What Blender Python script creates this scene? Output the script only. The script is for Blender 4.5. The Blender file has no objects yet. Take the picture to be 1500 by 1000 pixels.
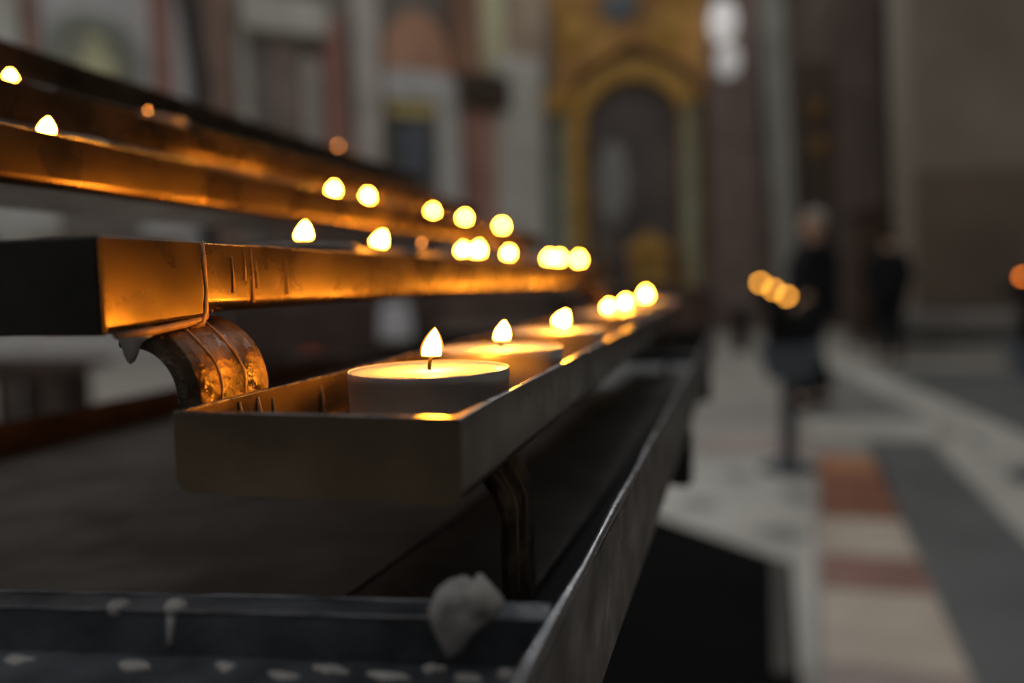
import bpy, bmesh, math, random
from mathutils import Vector, Matrix

random.seed(7)
SC = bpy.context.scene
C = SC.collection

# ------------------------------------------------------------------ camera
CAM_H = 1.18                                   # the lens is held just above the lowest tray
YAW, PITCH, ROLL = math.radians(15.525), math.radians(-4.36), math.radians(-1.5)
cam_data = bpy.data.cameras.new('camera')
cam_data.sensor_width = 23.5
cam_data.lens = 18.02
cam_data.clip_start = 0.01
cam_data.clip_end = 100
cam_data.dof.use_dof = True
cam_data.dof.focus_distance = 0.181
cam_data.dof.aperture_fstop = 3.05
cam = bpy.data.objects.new('camera', cam_data)
C.objects.link(cam)
fwd = Vector((-math.sin(YAW) * math.cos(PITCH), math.cos(YAW) * math.cos(PITCH), math.sin(PITCH)))
rgt = Vector((math.cos(YAW), math.sin(YAW), 0))
upv = rgt.cross(fwd)
r2 = rgt * math.cos(ROLL) + upv * math.sin(ROLL)
u2 = -rgt * math.sin(ROLL) + upv * math.cos(ROLL)
mw = Matrix((r2, u2, -fwd)).transposed().to_4x4()
mw.translation = (0, 0, CAM_H)
cam.matrix_world = mw
SC.camera = cam

# ------------------------------------------------------------------ world, light, exposure
WORLD = 0.36
w = bpy.data.worlds.new('church_daylight')
SC.world = w
w.use_nodes = True
w.node_tree.nodes['Background'].inputs[0].default_value = (1.0, 0.985, 0.975, 1)
w.node_tree.nodes['Background'].inputs[1].default_value = WORLD


SC.view_settings.view_transform = 'Standard'
SC.view_settings.look = 'None'
SC.view_settings.exposure = 0.0
SC.view_settings.gamma = 1.0
SC.view_settings.use_curve_mapping = False
SC.cycles.use_denoising = True

# ------------------------------------------------------------------ materials
KB = 0.22


def lin(c):
    c = c / 255.0
    return c / 12.92 if c <= 0.04045 else ((c + 0.055) / 1.055) ** 2.4


def alb(r, g, b, k=KB):
    return tuple(min(0.9, lin(v) / k) for v in (r, g, b))


MATS = {}


def mat(name, col, rough=0.7, metal=0.0, var=0.25, scale=3.0, bump=0.0, col2=None, spec=0.4, detail=6.0, rvar=0.0, **kw):
    """principled material whose colour wanders between two tones through a noise"""
    if name in MATS:
        return MATS[name]
    m = bpy.data.materials.new(name)
    m.use_nodes = True
    nt = m.node_tree
    b = nt.nodes['Principled BSDF']
    tc = nt.nodes.new('ShaderNodeTexCoord')
    nz = nt.nodes.new('ShaderNodeTexNoise')
    nz.inputs['Scale'].default_value = scale
    nz.inputs['Detail'].default_value = detail
    nt.links.new(tc.outputs['Object'], nz.inputs['Vector'])
    rp = nt.nodes.new('ShaderNodeValToRGB')
    c1 = tuple(max(0, v * (1 - var)) for v in col)
    c2 = col2 or tuple(min(0.95, v * (1 + var)) for v in col)
    rp.color_ramp.elements[0].position = 0.32
    rp.color_ramp.elements[1].position = 0.68
    rp.color_ramp.elements[0].color = (*c1, 1)
    rp.color_ramp.elements[1].color = (*c2, 1)
    nt.links.new(nz.outputs['Fac'], rp.inputs['Fac'])
    nt.links.new(rp.outputs['Color'], b.inputs['Base Color'])
    b.inputs['Roughness'].default_value = rough
    b.inputs['Metallic'].default_value = metal
    b.inputs['Specular IOR Level'].default_value = spec
    if rvar:
        n3 = nt.nodes.new('ShaderNodeTexNoise')
        n3.inputs['Scale'].default_value = scale * 1.7
        n3.inputs['Detail'].default_value = 5
        nt.links.new(tc.outputs['Object'], n3.inputs['Vector'])
        mr = nt.nodes.new('ShaderNodeMapRange')
        mr.inputs['From Min'].default_value = 0.3
        mr.inputs['From Max'].default_value = 0.7
        mr.inputs['To Min'].default_value = max(0.05, rough - rvar)
        mr.inputs['To Max'].default_value = min(1, rough + rvar)
        nt.links.new(n3.outputs['Fac'], mr.inputs['Value'])
        nt.links.new(mr.outputs['Result'], b.inputs['Roughness'])
    if bump:
        n2 = nt.nodes.new('ShaderNodeTexNoise')
        n2.inputs['Scale'].default_value = kw.get('bscale', scale * 4)
        n2.inputs['Detail'].default_value = 4
        nt.links.new(tc.outputs['Object'], n2.inputs['Vector'])
        bp = nt.nodes.new('ShaderNodeBump')
        bp.inputs['Strength'].default_value = bump
        bp.inputs['Distance'].default_value = kw.get('bdist', 0.01)
        nt.links.new(n2.outputs['Fac'], bp.inputs['Height'])
        nt.links.new(bp.outputs['Normal'], b.inputs['Normal'])
    if 'sss' in kw:
        b.inputs['Subsurface Weight'].default_value = kw['sss']
        b.inputs['Subsurface Radius'].default_value = kw.get('sr', (1.0, 0.6, 0.25))
        b.inputs['Subsurface Scale'].default_value = kw.get('sscale', 0.006)
    if 'emit' in kw:
        b.inputs['Emission Color'].default_value = (*kw['emit'], 1)
        b.inputs['Emission Strength'].default_value = kw['estr']
    MATS[name] = m
    return m


def flame_mat(name, col, strength, lo, hi, alpha):
    """a flame: clear at its foot, glowing above; the foot is found along the flame's own axis"""
    m = bpy.data.materials.new(name)
    m.use_nodes = True
    nt = m.node_tree
    nt.nodes.clear()
    out = nt.nodes.new('ShaderNodeOutputMaterial')
    tc = nt.nodes.new('ShaderNodeTexCoord')
    sp = nt.nodes.new('ShaderNodeSeparateXYZ')
    nt.links.new(tc.outputs['Generated'], sp.inputs[0])
    mr = nt.nodes.new('ShaderNodeMapRange')
    mr.interpolation_type = 'SMOOTHSTEP'
    mr.inputs['From Min'].default_value = lo
    mr.inputs['From Max'].default_value = hi
    mr.inputs['To Min'].default_value = alpha * 0.00004
    mr.inputs['To Max'].default_value = alpha
    nt.links.new(sp.outputs['Z'], mr.inputs['Value'])
    em = nt.nodes.new('ShaderNodeEmission')
    em.inputs[0].default_value = (*col, 1)
    em.inputs[1].default_value = strength
    tr = nt.nodes.new('ShaderNodeBsdfTransparent')
    mx = nt.nodes.new('ShaderNodeMixShader')
    nt.links.new(mr.outputs['Result'], mx.inputs[0])
    nt.links.new(tr.outputs[0], mx.inputs[1])
    nt.links.new(em.outputs[0], mx.inputs[2])
    nt.links.new(mx.outputs[0], out.inputs[0])
    return m


STEEL = mat('sooty_tray_steel', (0.165, 0.13, 0.095), rough=0.29, metal=0.97, var=0.30, scale=30, bump=0.25, bscale=110, bdist=0.0005, rvar=0.07, detail=9)
PANSTEEL = mat('dull_pan_steel', (0.155, 0.145, 0.135), rough=0.44, metal=0.35, var=0.35, scale=22, bump=0.3, bscale=120, bdist=0.0006, rvar=0.12)
BLUESTEEL = mat('blue_grey_painted_steel', (0.125, 0.137, 0.155), rough=0.42, metal=0.2, var=0.5, scale=60, bump=0.6, bscale=220, bdist=0.0008, rvar=0.15)
RAILSTEEL = mat('brown_grey_rail_steel', (0.062, 0.057, 0.052), rough=0.42, metal=0.35, var=0.35, scale=45, bump=0.5, bscale=180, bdist=0.0007, rvar=0.12)
STRAP = mat('wax_smeared_strap_steel', (0.13, 0.09, 0.06), rough=0.38, metal=0.6, var=0.8, scale=110, bump=1.0, bscale=95, bdist=0.003, rvar=0.15)
WAXDRIP = mat('dirty_set_wax', (0.52, 0.51, 0.49), rough=0.45, var=0.35, scale=120, bump=0.3, bscale=200, bdist=0.0008, sss=0.25, sscale=0.002)
WAXAMBER = mat('thin_amber_wax', (0.36, 0.24, 0.13), rough=0.4, var=0.4, scale=150, bump=0.4, bscale=250, bdist=0.0006)
CUP = mat('tea_light_aluminium', (0.72, 0.70, 0.67), rough=0.45, metal=0.5, var=0.12, scale=60, bump=0.12, bscale=300, bdist=0.0004)
WAX = mat('melted_candle_wax', (0.58, 0.64, 0.80), rough=0.25, var=0.04, scale=90, sss=1.0, sscale=0.016, sr=(1.0, 0.75, 0.45), spec=0.35)
WICK = mat('charred_wick', (0.0016, 0.0012, 0.001), rough=0.9, spec=0.05, var=0.4, scale=900)
FCOL = (1.0, 0.305, 0.016)
FLAME = flame_mat('flame_body', FCOL, 680.0, 0.33, 0.52, 1.0)
MANTLE = flame_mat('flame_outer_mantle', (1.0, 0.30, 0.02), 2.4, 0.36, 0.62, 0.30)
EMBER = flame_mat('dying_ember', (1.0, 0.33, 0.06), 55.0, -0.3, -0.1, 1.0)
EDGE = mat('worn_edge_highlight', (0.36, 0.36, 0.37), rough=0.3, metal=0.9, var=0.3, scale=120, bump=0.25, bscale=260, bdist=0.0004, rvar=0.1)  # worn steel brightened so its colour carries the edge highlight
BLACK = mat('black_metal', (0.014, 0.014, 0.015), rough=0.6, var=0.3, scale=8)


def M8(name, r, g, b, **kw):
    return mat(name, alb(r, g, b), rough=kw.pop('rough', 0.75), var=kw.pop('var', 0.18), scale=kw.pop('scale', 1.6), **kw)


# ------------------------------------------------------------------ mesh helpers
def box(bm, x0, x1, y0, y1, z0, z1, f=None):
    f = f or (lambda x, y, z: (x, y, z))
    v = [bm.verts.new(f(x, y, z)) for x in (x0, x1) for y in (y0, y1) for z in (z0, z1)]
    for q in ((0, 1, 3, 2), (4, 6, 7, 5), (0, 4, 5, 1), (2, 3, 7, 6), (0, 2, 6, 4), (1, 5, 7, 3)):
        bm.faces.new([v[i] for i in q])
    return v


def prism(bm, pts, z0, z1):
    a = [bm.verts.new((x, y, z0)) for x, y in pts]
    b = [bm.verts.new((x, y, z1)) for x, y in pts]
    n = len(pts)
    bm.faces.new(a)
    bm.faces.new(b[::-1])
    for i in range(n):
        bm.faces.new((a[i], b[i], b[(i + 1) % n], a[(i + 1) % n]))


def hexa(bm, bot, top):
    """a block between two rectangles (x0,x1,y0,y1,z)"""
    v = []
    for x0, x1, y0, y1, z in (bot, top):
        v += [bm.verts.new(p) for p in ((x0, y0, z), (x1, y0, z), (x1, y1, z), (x0, y1, z))]
    for q in ((3, 2, 1, 0), (4, 5, 6, 7), (0, 1, 5, 4), (1, 2, 6, 5), (2, 3, 7, 6), (3, 0, 4, 7)):
        bm.faces.new([v[i] for i in q])


def lathe(bm, prof, n=32, c=(0, 0, 0), axis=None, f=None):
    """profile of (radius, height) turned round z; axis(h) gives a sideways shift"""
    rings = []
    for r, h in prof:
        sx, sy = axis(h) if axis else (0, 0)
        if r < 1e-7:
            rings.append([bm.verts.new((c[0] + sx, c[1] + sy, c[2] + h))])
        else:
            ring = []
            for i in range(n):
                a = 2 * math.pi * i / n
                rr = r * (f(a, h) if f else 1)
                ring.append(bm.verts.new((c[0] + sx + rr * math.cos(a), c[1] + sy + rr * math.sin(a), c[2] + h)))
            rings.append(ring)
    for a, b in zip(rings, rings[1:]):
        if len(a) == 1 and len(b) == 1:
            continue
        for i in range(n):
            j = (i + 1) % n
            if len(a) == 1:
                bm.faces.new((a[0], b[j], b[i]))
            elif len(b) == 1:
                bm.faces.new((a[i], a[j], b[0]))
            else:
                bm.faces.new((a[i], a[j], b[j], b[i]))


def tube(bm, pts, rad, n=8):
    pts = [Vector(p) for p in pts]
    rad = rad if isinstance(rad, (list, tuple)) else [rad] * len(pts)
    rings = []
    for i, p in enumerate(pts):
        t = (pts[min(i + 1, len(pts) - 1)] - pts[max(i - 1, 0)]).normalized()
        s = t.orthogonal() if abs(t.y) > 0.95 else t.cross(Vector((0, 1, 0)))
        s.normalize()
        q = t.cross(s)
        rings.append([bm.verts.new(p + rad[i] * (math.cos(2 * math.pi * k / n) * s + math.sin(2 * math.pi * k / n) * q)) for k in range(n)])
    for a, b in zip(rings, rings[1:]):
        for k in range(n):
            bm.faces.new((a[k], a[(k + 1) % n], b[(k + 1) % n], b[k]))
    bm.faces.new(rings[0][::-1])
    bm.faces.new(rings[-1])


def ball(bm, c, rx, ry, rz, n=16):
    prof = [(math.sin(math.pi * i / 10), -math.cos(math.pi * i / 10)) for i in range(11)]
    prof[0], prof[-1] = (0, -1), (0, 1)
    s = len(bm.verts)
    lathe(bm, prof, n)
    bm.verts.ensure_lookup_table()
    for v in bm.verts[s:]:
        v.co = Vector((c[0] + v.co.x * rx, c[1] + v.co.y * ry, c[2] + v.co.z * rz))


def bev(bm, off, seg=1):
    bmesh.ops.recalc_face_normals(bm, faces=bm.faces)
    es = [e for e in bm.edges if len(e.link_faces) == 2 and e.calc_face_angle() > 0.5]
    bmesh.ops.bevel(bm, geom=es, offset=off, segments=seg, affect='EDGES', profile=0.5)


def mk(name, bm, m, parent=None, smooth=False):
    """link one mesh object; world coordinates in, the parent's place taken off"""
    bmesh.ops.recalc_face_normals(bm, faces=bm.faces)
    me = bpy.data.meshes.new(name)
    bm.to_mesh(me)
    bm.free()
    if smooth:
        for p in me.polygons:
            p.use_smooth = True
    o = bpy.data.objects.new(name, me)
    C.objects.link(o)
    me.materials.append(m)
    if parent:
        root = parent
        off = Vector()
        while root:
            off += root.location
            root = root.parent
        me.transform(Matrix.Translation(-off))
        o.parent = parent
    return o


def tag(o, label, cat=None, group=None, kind=None):
    if label:
        o['label'] = label
    if cat:
        o['category'] = cat
    if group:
        o['group'] = group
    if kind:
        o['kind'] = kind
    return o


def thing(name, loc, label, cat, group=None):
    o = bpy.data.objects.new(name, None)
    C.objects.link(o)
    o.location = loc
    o.empty_display_size = 0.05
    return tag(o, label, cat, group)


def B():
    return bmesh.new()


def one(name, m, parent, fn, *a, bevel=0, smooth=False, **k):
    bm = B()
    fn(bm, *a, **k)
    if bevel:
        bev(bm, bevel)
    return mk(name, bm, m, parent, smooth)


# ================================================================== the church: floor
bm = B()
box(bm, -24, 9.3, -9.3, 18.4, -0.2, 0.0)
floor = tag(mk('floor', bm, M8('pale_floor_stone', 98, 95, 90, scale=0.8, rough=0.45)), 'pale grey stone church floor with inlaid marble bands', 'floor', kind='structure')
PALE = M8('pale_marble', 118, 116, 110, rough=0.4)
CREAM = M8('cream_marble', 122, 112, 102, rough=0.4, var=0.12, scale=4)
REDM = M8('red_brown_marble', 84, 50, 34, rough=0.4, var=0.3, scale=4)
ORNG = M8('orange_brown_marble', 112, 76, 54, rough=0.4)
BRWN = M8('brown_marble', 92, 68, 60, rough=0.4, var=0.2, scale=4)
DGREY = M8('dark_grey_marble', 62, 64, 64, rough=0.35)
MGREY = M8('mid_grey_marble', 80, 80, 78, rough=0.4)
PINK = M8('pinkish_marble', 108, 96, 92, rough=0.4)


def slab(m, pts, h=0.004, name='slab'):
    bm = B()
    prism(bm, pts, -0.02, h)
    return mk(name, bm, m, floor)


def sx(y, right):      # the edges of the band of alternating tiles
    return (0.898 + (y - 5.39) * 0.078) if right else (0.55 + (y - 5.34) * 0.097)


for y0, y1, m in ((5.40, 4.92, ORNG), (4.90, 4.02, REDM), (4.0, 3.47, CREAM), (3.45, 3.09, BRWN), (3.07, 2.46, CREAM), (2.44, 1.9, PINK), (1.88, 1.4, BRWN)):
    slab(m, [(sx(y1, 0), y1), (sx(y1, 1), y1), (sx(y0, 1), y0), (sx(y0, 0), y0)], name='tile')
slab(DGREY, [(sx(1.4, 1) + 0.015, 1.4), (1.12, 1.4), (1.33, 5.92), (sx(5.4, 1) + 0.015, 5.92)])
slab(PALE, [(1.14, 1.4), (1.56, 1.4), (1.67, 6.2), (1.35, 5.94)])
slab(PALE, [(0.56, 5.94), (1.34, 5.94), (1.60, 6.75), (0.62, 6.85)])
slab(MGREY, [(1.58, 1.4), (2.6, 1.4), (1.90, 5.0), (1.69, 5.2)])
slab(PALE, [(1.69, 5.22), (1.96, 5.0), (2.02, 6.2), (1.40, 13.3), (1.16, 11.3), (1.55, 7.0)])
slab(MGREY, [(0.64, 6.9), (1.52, 6.8), (1.14, 11.2), (0.66, 11.2)])
slab(DGREY, [(2.04, 6.2), (3.4, 5.0), (3.4, 10.4), (2.4, 10.4), (1.7, 10.6)])
slab(PINK, [(-0.18, 5.45), (0.52, 5.45), (0.54, 5.92), (-0.16, 5.92)])
slab(PALE, [(-0.6, 2.85), (0.1, 2.4), (0.24, 2.4), (0.49, 4.9), (0.49, 5.3), (-0.6, 5.3)])
for cx, cy in ((0.23, 3.68), (-0.16, 4.10), (0.36, 4.35), (0.05, 4.75)):
    slab(MGREY, [(cx - 0.13, cy + 0.03), (cx, cy - 0.12), (cx + 0.13, cy - 0.03), (cx, cy + 0.12)], 0.007, 'lozenge')

# ================================================================== the church: walls
WB = M8('wall_back_stone', 74, 66, 60)
bm = B()
box(bm, -4.6, 9.3, 18.0, 18.4, 0, 11)
wall_back = tag(mk('wall_back', bm, WB), 'brown marble end wall behind the gilded altarpiece', 'wall', kind='structure')
bm = B()
box(bm, 9.0, 9.3, -9.3, 18.0, 0, 11)
tag(mk('wall_right', bm, M8('wall_right_stone', 46, 42, 38)), 'dark stone side wall of the church', 'wall', kind='structure')
bm = B()
box(bm, -24, 9.0, -9.3, -9.0, 0, 11)
tag(mk('wall_front', bm, M8('wall_front_stone', 44, 42, 40)), 'dark stone entrance wall of the church', 'wall', kind='structure')

UD = Vector((-7.8, -7.2, 0)).normalized()
UN = Vector((UD.y, -UD.x, 0))                  # points into the church
if UN.y > 0:
    UN = -UN


def WL(u, v, z):
    p = Vector((-4.2, 17.2, 0)) + UD * u + UN * v
    return (p.x, p.y, z)


bm = B()
box(bm, -0.6, 26.5, -0.4, 0, 0, 11, WL)
wall_left = tag(mk('wall_left', bm, M8('wall_left_plaster', 76, 72, 68)), 'grey plaster side wall with red marble pilasters', 'wall', kind='structure')
feat = [('pilaster', 9.59, 10.1, 0, 8.5, 0.25, (105, 100, 92)), ('marble_strip', 9.31, 9.55, 0, 8.5, 0.12, (78, 61, 57)),
        ('panel', 7.62, 9.31, 2.9, 8.5, 0.06, (110, 108, 102)), ('marble_strip', 7.29, 7.59, 0, 8.5, 0.2, (82, 61, 56)),
        ('pilaster', 7.03, 7.28, 0, 8.5, 0.3, (112, 110, 104)), ('panel', 6.24, 6.74, 0, 7.0, 0.1, (72, 59, 53)),
        ('cornice', 4.53, 6.1, 5.91, 6.54, 0.35, (98, 96, 90)), ('pilaster', 6.0, 6.22, 0, 5.9, 0.22, (84, 82, 78)),
        ('panel', 5.06, 5.56, 0, 5.88, 0.08, (66, 58, 54)), ('pilaster', 4.67, 5.05, 0, 5.52, 0.2, (82, 78, 74)),
        ('marble_strip', 4.25, 4.6, 0, 6.3, 0.25, (84, 60, 54)), ('pilaster', 3.54, 4.04, 0, 8.0, 0.3, (94, 90, 86)),
        ('lunette_band', 1.92, 3.41, 4.92, 5.50, 0.16, (118, 110, 100)), ('pilaster', 1.80, 2.33, 0, 5.39, 0.22, (108, 102, 95)),
        ('shaft', 1.40, 1.92, 5.46, 9.0, 0.4, (70, 52, 42)), ('shaft', 1.34, 1.76, 0, 4.80, 0.4, (74, 54, 48)),
        ('capital', 0.78, 1.84, 4.81, 5.46, 0.55, (30, 24, 19)), ('gilded_strip', 0.66, 1.3, 5.60, 9.0, 0.2, (112, 94, 76)),
        ('marble_strip', 0.98, 1.33, 0, 4.82, 0.3, (90, 72, 66)), ('pilaster', -0.17, 0.97, 0, 5.98, 0.25, (108, 99, 92)),
        ('panel', -0.3, 0.6, 6.0, 9.0, 0.2, (84, 74, 64)), ('dado', 9.2, 11.0, 2.12, 2.7, 0.32, (112, 100, 94)),
        ('dado', 7.05, 7.95, 2.1, 2.55, 0.34, (110, 108, 106)), ('dado', 3.55, 4.8, 2.1, 2.4, 0.3, (88, 84, 84)),
        ('plinth', 6.3, 12.0, 0, 0.55, 0.4, (110, 106, 100)), ('panelling', 7.6, 9.2, 0.56, 2.1, 0.10, (52, 42, 38)),
        ('panelling', 2.4, 6.2, 0.3, 2.09, 0.34, (42, 34, 30)), ('plinth', -0.2, 6.28, 0, 0.3, 0.45, (60, 54, 50)), ('panelling', -0.2, 2.38, 0.3, 1.35, 0.42, (46, 38, 34))]
for n, u0, u1, z0, z1, v1, c in feat:
    bm = B()
    box(bm, u0, u1, -0.02, v1, z0, z1, WL)
    bev(bm, 0.03)
    mk(n, bm, mat('wl_%d_%d_%d' % c, alb(*c, k=0.14), rough=0.75, var=0.18, scale=1.6), wall_left)
# red lunette above the painting, an arched shape with thickness
bm = B()
pts = [(3.38, 5.52)] + [(2.67 + 0.71 * math.cos(a), 5.75 + 0.95 * math.sin(a)) for a in [math.pi * i / 16 for i in range(17)]] + [(1.96, 5.52)]
fa = [bm.verts.new(WL(u, 0.12, z)) for u, z in pts]
fb = [bm.verts.new(WL(u, -0.02, z)) for u, z in pts]
bm.faces.new(fa)
bm.faces.new(fb[::-1])
for i in range(len(pts)):
    j = (i + 1) % len(pts)
    bm.faces.new((fa[i], fb[i], fb[j], fa[j]))
mk('lunette', bm, M8('lunette_fresco', 124, 90, 74, var=0.25, scale=1.2), wall_left)


def arch_ring(bm, f, cu, zc, r0, r1, v0, v1, foot):
    """half ring with straight feet, swept to a depth"""
    A = [math.pi * i / 20 for i in range(21)]
    inn = [(cu + r0, foot)] + [(cu + r0 * math.cos(a), zc + r0 * math.sin(a)) for a in A] + [(cu - r0, foot)]
    out = [(cu + r1, foot)] + [(cu + r1 * math.cos(a), zc + r1 * math.sin(a)) for a in A] + [(cu - r1, foot)]
    V = [[bm.verts.new(f(u, v, z)) for u, z in L] for L in (inn, out) for v in (v0, v1)]
    for i in range(len(inn) - 1):
        for a, b in ((0, 1), (3, 2), (1, 3), (2, 0)):
            bm.faces.new((V[a][i], V[b][i], V[b][i + 1], V[a][i + 1]))
    for i in (0, -1):
        bm.faces.new((V[0][i], V[1][i], V[3][i], V[2][i]))


def arch_fill(bm, f, cu, zc, r, v0, v1, foot):
    A = [math.pi * i / 20 for i in range(21)]
    L = [(cu + r, foot)] + [(cu + r * math.cos(a), zc + r * math.sin(a)) for a in A] + [(cu - r, foot)]
    a = [bm.verts.new(f(u, v0, z)) for u, z in L]
    b = [bm.verts.new(f(u, v1, z)) for u, z in L]
    bm.faces.new(a)
    bm.faces.new(b[::-1])
    for i in range(len(L)):
        j = (i + 1) % len(L)
        bm.faces.new((a[i], b[i], b[j], a[j]))


bm = B()
arch_ring(bm, WL, 8.55, 5.2, 0.5, 0.72, 0.05, 0.14, 3.4)
mk('niche_arch', bm, M8('niche_stone', 88, 90, 86), wall_left)
bm = B()
arch_fill(bm, WL, 8.55, 5.2, 0.5, 0.05, 0.08, 3.4)
mk('niche_back', bm, M8('niche_back_plaster', 92, 94, 86, var=0.1), wall_left)
t = thing('saint_statue', WL(8.5, 0.45, 3.4), 'pale yellowish robed statue in the arched wall niche', 'statue')
px_, py_, pz_ = WL(8.5, 0.45, 3.4)
one('robe', M8('statue_stone', 122, 118, 92), t, lathe, [(0.0, 0), (0.28, 0), (0.26, 0.4), (0.24, 0.9), (0.30, 1.35), (0.27, 1.6), (0.09, 1.74), (0, 1.75)], 20, (px_, py_, pz_), smooth=True)
one('head', M8('statue_stone', 122, 118, 92), t, ball, (px_, py_, pz_ + 1.88), 0.11, 0.12, 0.15, smooth=True)
# dark iron drape rod between the pilasters
bm = B()
P0 = WL(7.12, 0.5, 6.9)
tube(bm, [WL(7.3, 0.62, 8.6), WL(7.12, 0.6, 6.6), WL(6.9, 0.55, 4.6), WL(6.86, 0.5, 0.0)], [0.16, 0.14, 0.12, 0.12], 10)
mk('drainpipe', bm, M8('dark_lead', 30, 28, 27), wall_left, True)
# framed painting
t = thing('framed_painting', WL(2.88, 0, 3.35), 'dark framed painting with a gilded top, hung below the red lunette', 'painting')
bm = B()
box(bm, 2.52, 3.24, 0.08, 0.15, 3.4, 4.55, WL)
mk('canvas', bm, M8('dim_canvas', 58, 62, 68, var=0.3, scale=2.5), t)
for n, a in (('frame_side', (2.44, 2.52, 3.3, 4.6)), ('frame_side', (3.24, 3.32, 3.3, 4.6)), ('frame_bottom', (2.52, 3.24, 3.3, 3.4))):
    bm = B()
    box(bm, a[0], a[1], 0.07, 0.22, a[2], a[3], WL)
    mk(n, bm, M8('dark_frame_wood', 60, 58, 52), t)
bm = B()
box(bm, 2.42, 3.34, 0.07, 0.26, 4.56, 4.8, WL)
mk('frame_top', bm, M8('dull_gilding', 118, 106, 70), t)

# ------------------------------------------------------------------ back wall strips right of the altarpiece
bm = B(); box(bm, -0.40, 0.60, 17.7, 18.02, 0, 11)
mk('pilaster', bm, M8('purple_brown_marble', 76, 66, 62), wall_back)
bm = B(); hexa(bm, (1.02, 1.51, 17.6, 18.02, 0), (0.39, 0.87, 17.6, 18.02, 11))
mk('pale_buttress', bm, M8('pale_grey_stone', 92, 92, 88), wall_back)
bm = B(); box(bm, 1.45, 2.12, 17.9, 18.02, 1.8, 5.6)
mk('niche_panel', bm, M8('niche_panel_wood', 50, 42, 36), wall_back)
for x, z in ((1.78, 4.6), (1.85, 3.83)):
    bm = B(); ball(bm, (x, 17.86, z), 0.17, 0.08, 0.22)
    mk('gilded_boss', bm, M8('dim_boss_gilding', 76, 58, 30), wall_back, True)
bm = B(); box(bm, 2.13, 3.10, 17.7, 18.02, 0, 11)
mk('pilaster', bm, M8('grey_brown_marble', 62, 54, 50), wall_back)
bm = B(); hexa(bm, (3.25, 4.6, 17.3, 18.02, 0), (2.75, 4.2, 17.3, 18.02, 11))
mk('dark_buttress', bm, M8('near_black_stone', 30, 29, 30), wall_back)  # near-black leaning block beside the pilaster

# added glowing window, out of view above the altarpiece, so the metal edges glint
bm = B(); box(bm, -3.9, 2.9, 17.93, 18.02, 8.15, 10.85)
win = tag(mk('added_window', bm, M8('window_reveal_stone', 96, 92, 86)), 'added unseen window high above the altarpiece', 'window', kind='structure')
GLASS = mat('added_window_glow', (0.5, 0.5, 0.5), rough=0.3, var=0.02, emit=(0.90, 0.96, 1.0), estr=5.0)
for i in range(6):
    for j in range(2):
        bm = B(); box(bm, -3.75 + i * 1.1, -2.75 + i * 1.1, 17.90, 17.93, 8.28 + j * 1.26, 9.46 + j * 1.26)
        mk('pane', bm, GLASS, win)
for i in range(7):
    bm = B(); box(bm, -3.85 + i * 1.1, -3.75 + i * 1.1, 17.86, 17.93, 8.2, 10.8)
    mk('mullion', bm, M8('window_lead', 40, 40, 40), win)

# near pier on the right, with stepped plinth
bm = B(); hexa(bm, (2.50, 6.8, 12.0, 13.4, 0.62), (2.12, 6.8, 12.0, 13.4, 11))
pier = tag(mk('pillar_right', bm, M8('pier_stone', 82, 75, 67, scale=0.7)), 'broad grey brown stone pier at the edge of the nave', 'pillar', kind='structure')
bm = B(); box(bm, 2.47, 6.8, 11.93, 12.01, 0.62, 2.52); bev(bm, 0.02)
mk('wainscot', bm, M8('pier_wainscot', 66, 58, 50, scale=0.7), pier)
for z0, z1, d, c in ((0, 0.17, 0.42, (86, 85, 82)), (0.17, 0.40, 0.24, (62, 60, 57)), (0.40, 0.62, 0.34, (84, 82, 80))):
    bm = B(); box(bm, 2.5 - d, 6.8, 12.0 - d, 13.4, z0, z1); bev(bm, 0.03)
    mk('plinth_step', bm, M8('plinth_%d' % c[0], *c), pier)
t = thing('wooden_cabinet', (2.1, 13.6, 0), 'dark brown wooden cabinet tucked against the pier', 'cabinet')
WOOD = M8('dark_walnut', 40, 31, 25, var=0.3, scale=3)
bm = B(); box(bm, 1.96, 2.62, 13.5, 14.2, 0.0, 2.1); bev(bm, 0.02)
mk('body', bm, WOOD, t)
bm = B(); box(bm, 1.90, 2.68, 13.44, 14.26, 2.1, 2.2); bev(bm, 0.03)
mk('cornice', bm, WOOD, t)
for x in (2.0, 2.31):
    bm = B(); box(bm, x, x + 0.28, 13.47, 13.5, 0.12, 2.0); bev(bm, 0.01)
    d = mk('door', bm, WOOD, t)
    bm = B(); ball(bm, (x + (0.25 if x < 2.2 else 0.03), 13.455, 1.05), 0.015, 0.015, 0.015)
    mk('knob', bm, M8('dim_brass', 80, 64, 34), d, True)

# ================================================================== altarpiece on the back wall
GOLD = mat('old_gilding', alb(112, 86, 40), rough=0.5, metal=0.1, var=0.25, scale=3)
GOLD2 = mat('orange_gilding', alb(110, 78, 42), rough=0.5, metal=0.1, var=0.5, scale=1.1)
TEAL = M8('green_marble', 92, 98, 86, rough=0.4, scale=3)
YW = lambda u, v, z: (u, 18.0 - v, z)
t = thing('altarpiece', (-2.1, 17.9, 0.9), 'tall gilded altarpiece with an arched dark painting and green marble columns', 'altarpiece')
CU, ZC = -2.05, 4.46
bm = B(); arch_fill(bm, YW, CU, ZC, 1.06, 0.10, 0.16, 0.85)
pnt = mk('painting', bm, M8('dark_altar_painting', 54, 50, 48, var=0.35, scale=0.9), t)
bm = B(); ball(bm, (-2.5, 17.83, 3.3), 0.36, 0.05, 0.95)
mk('painted_figure', bm, M8('painted_grey_robe', 84, 84, 82), pnt, True)
bm = B(); arch_ring(bm, YW, CU, ZC, 1.06, 1.48, 0.1, 0.4, 0.85); bev(bm, 0.04)
mk('arch_frame', bm, GOLD, t)
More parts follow.
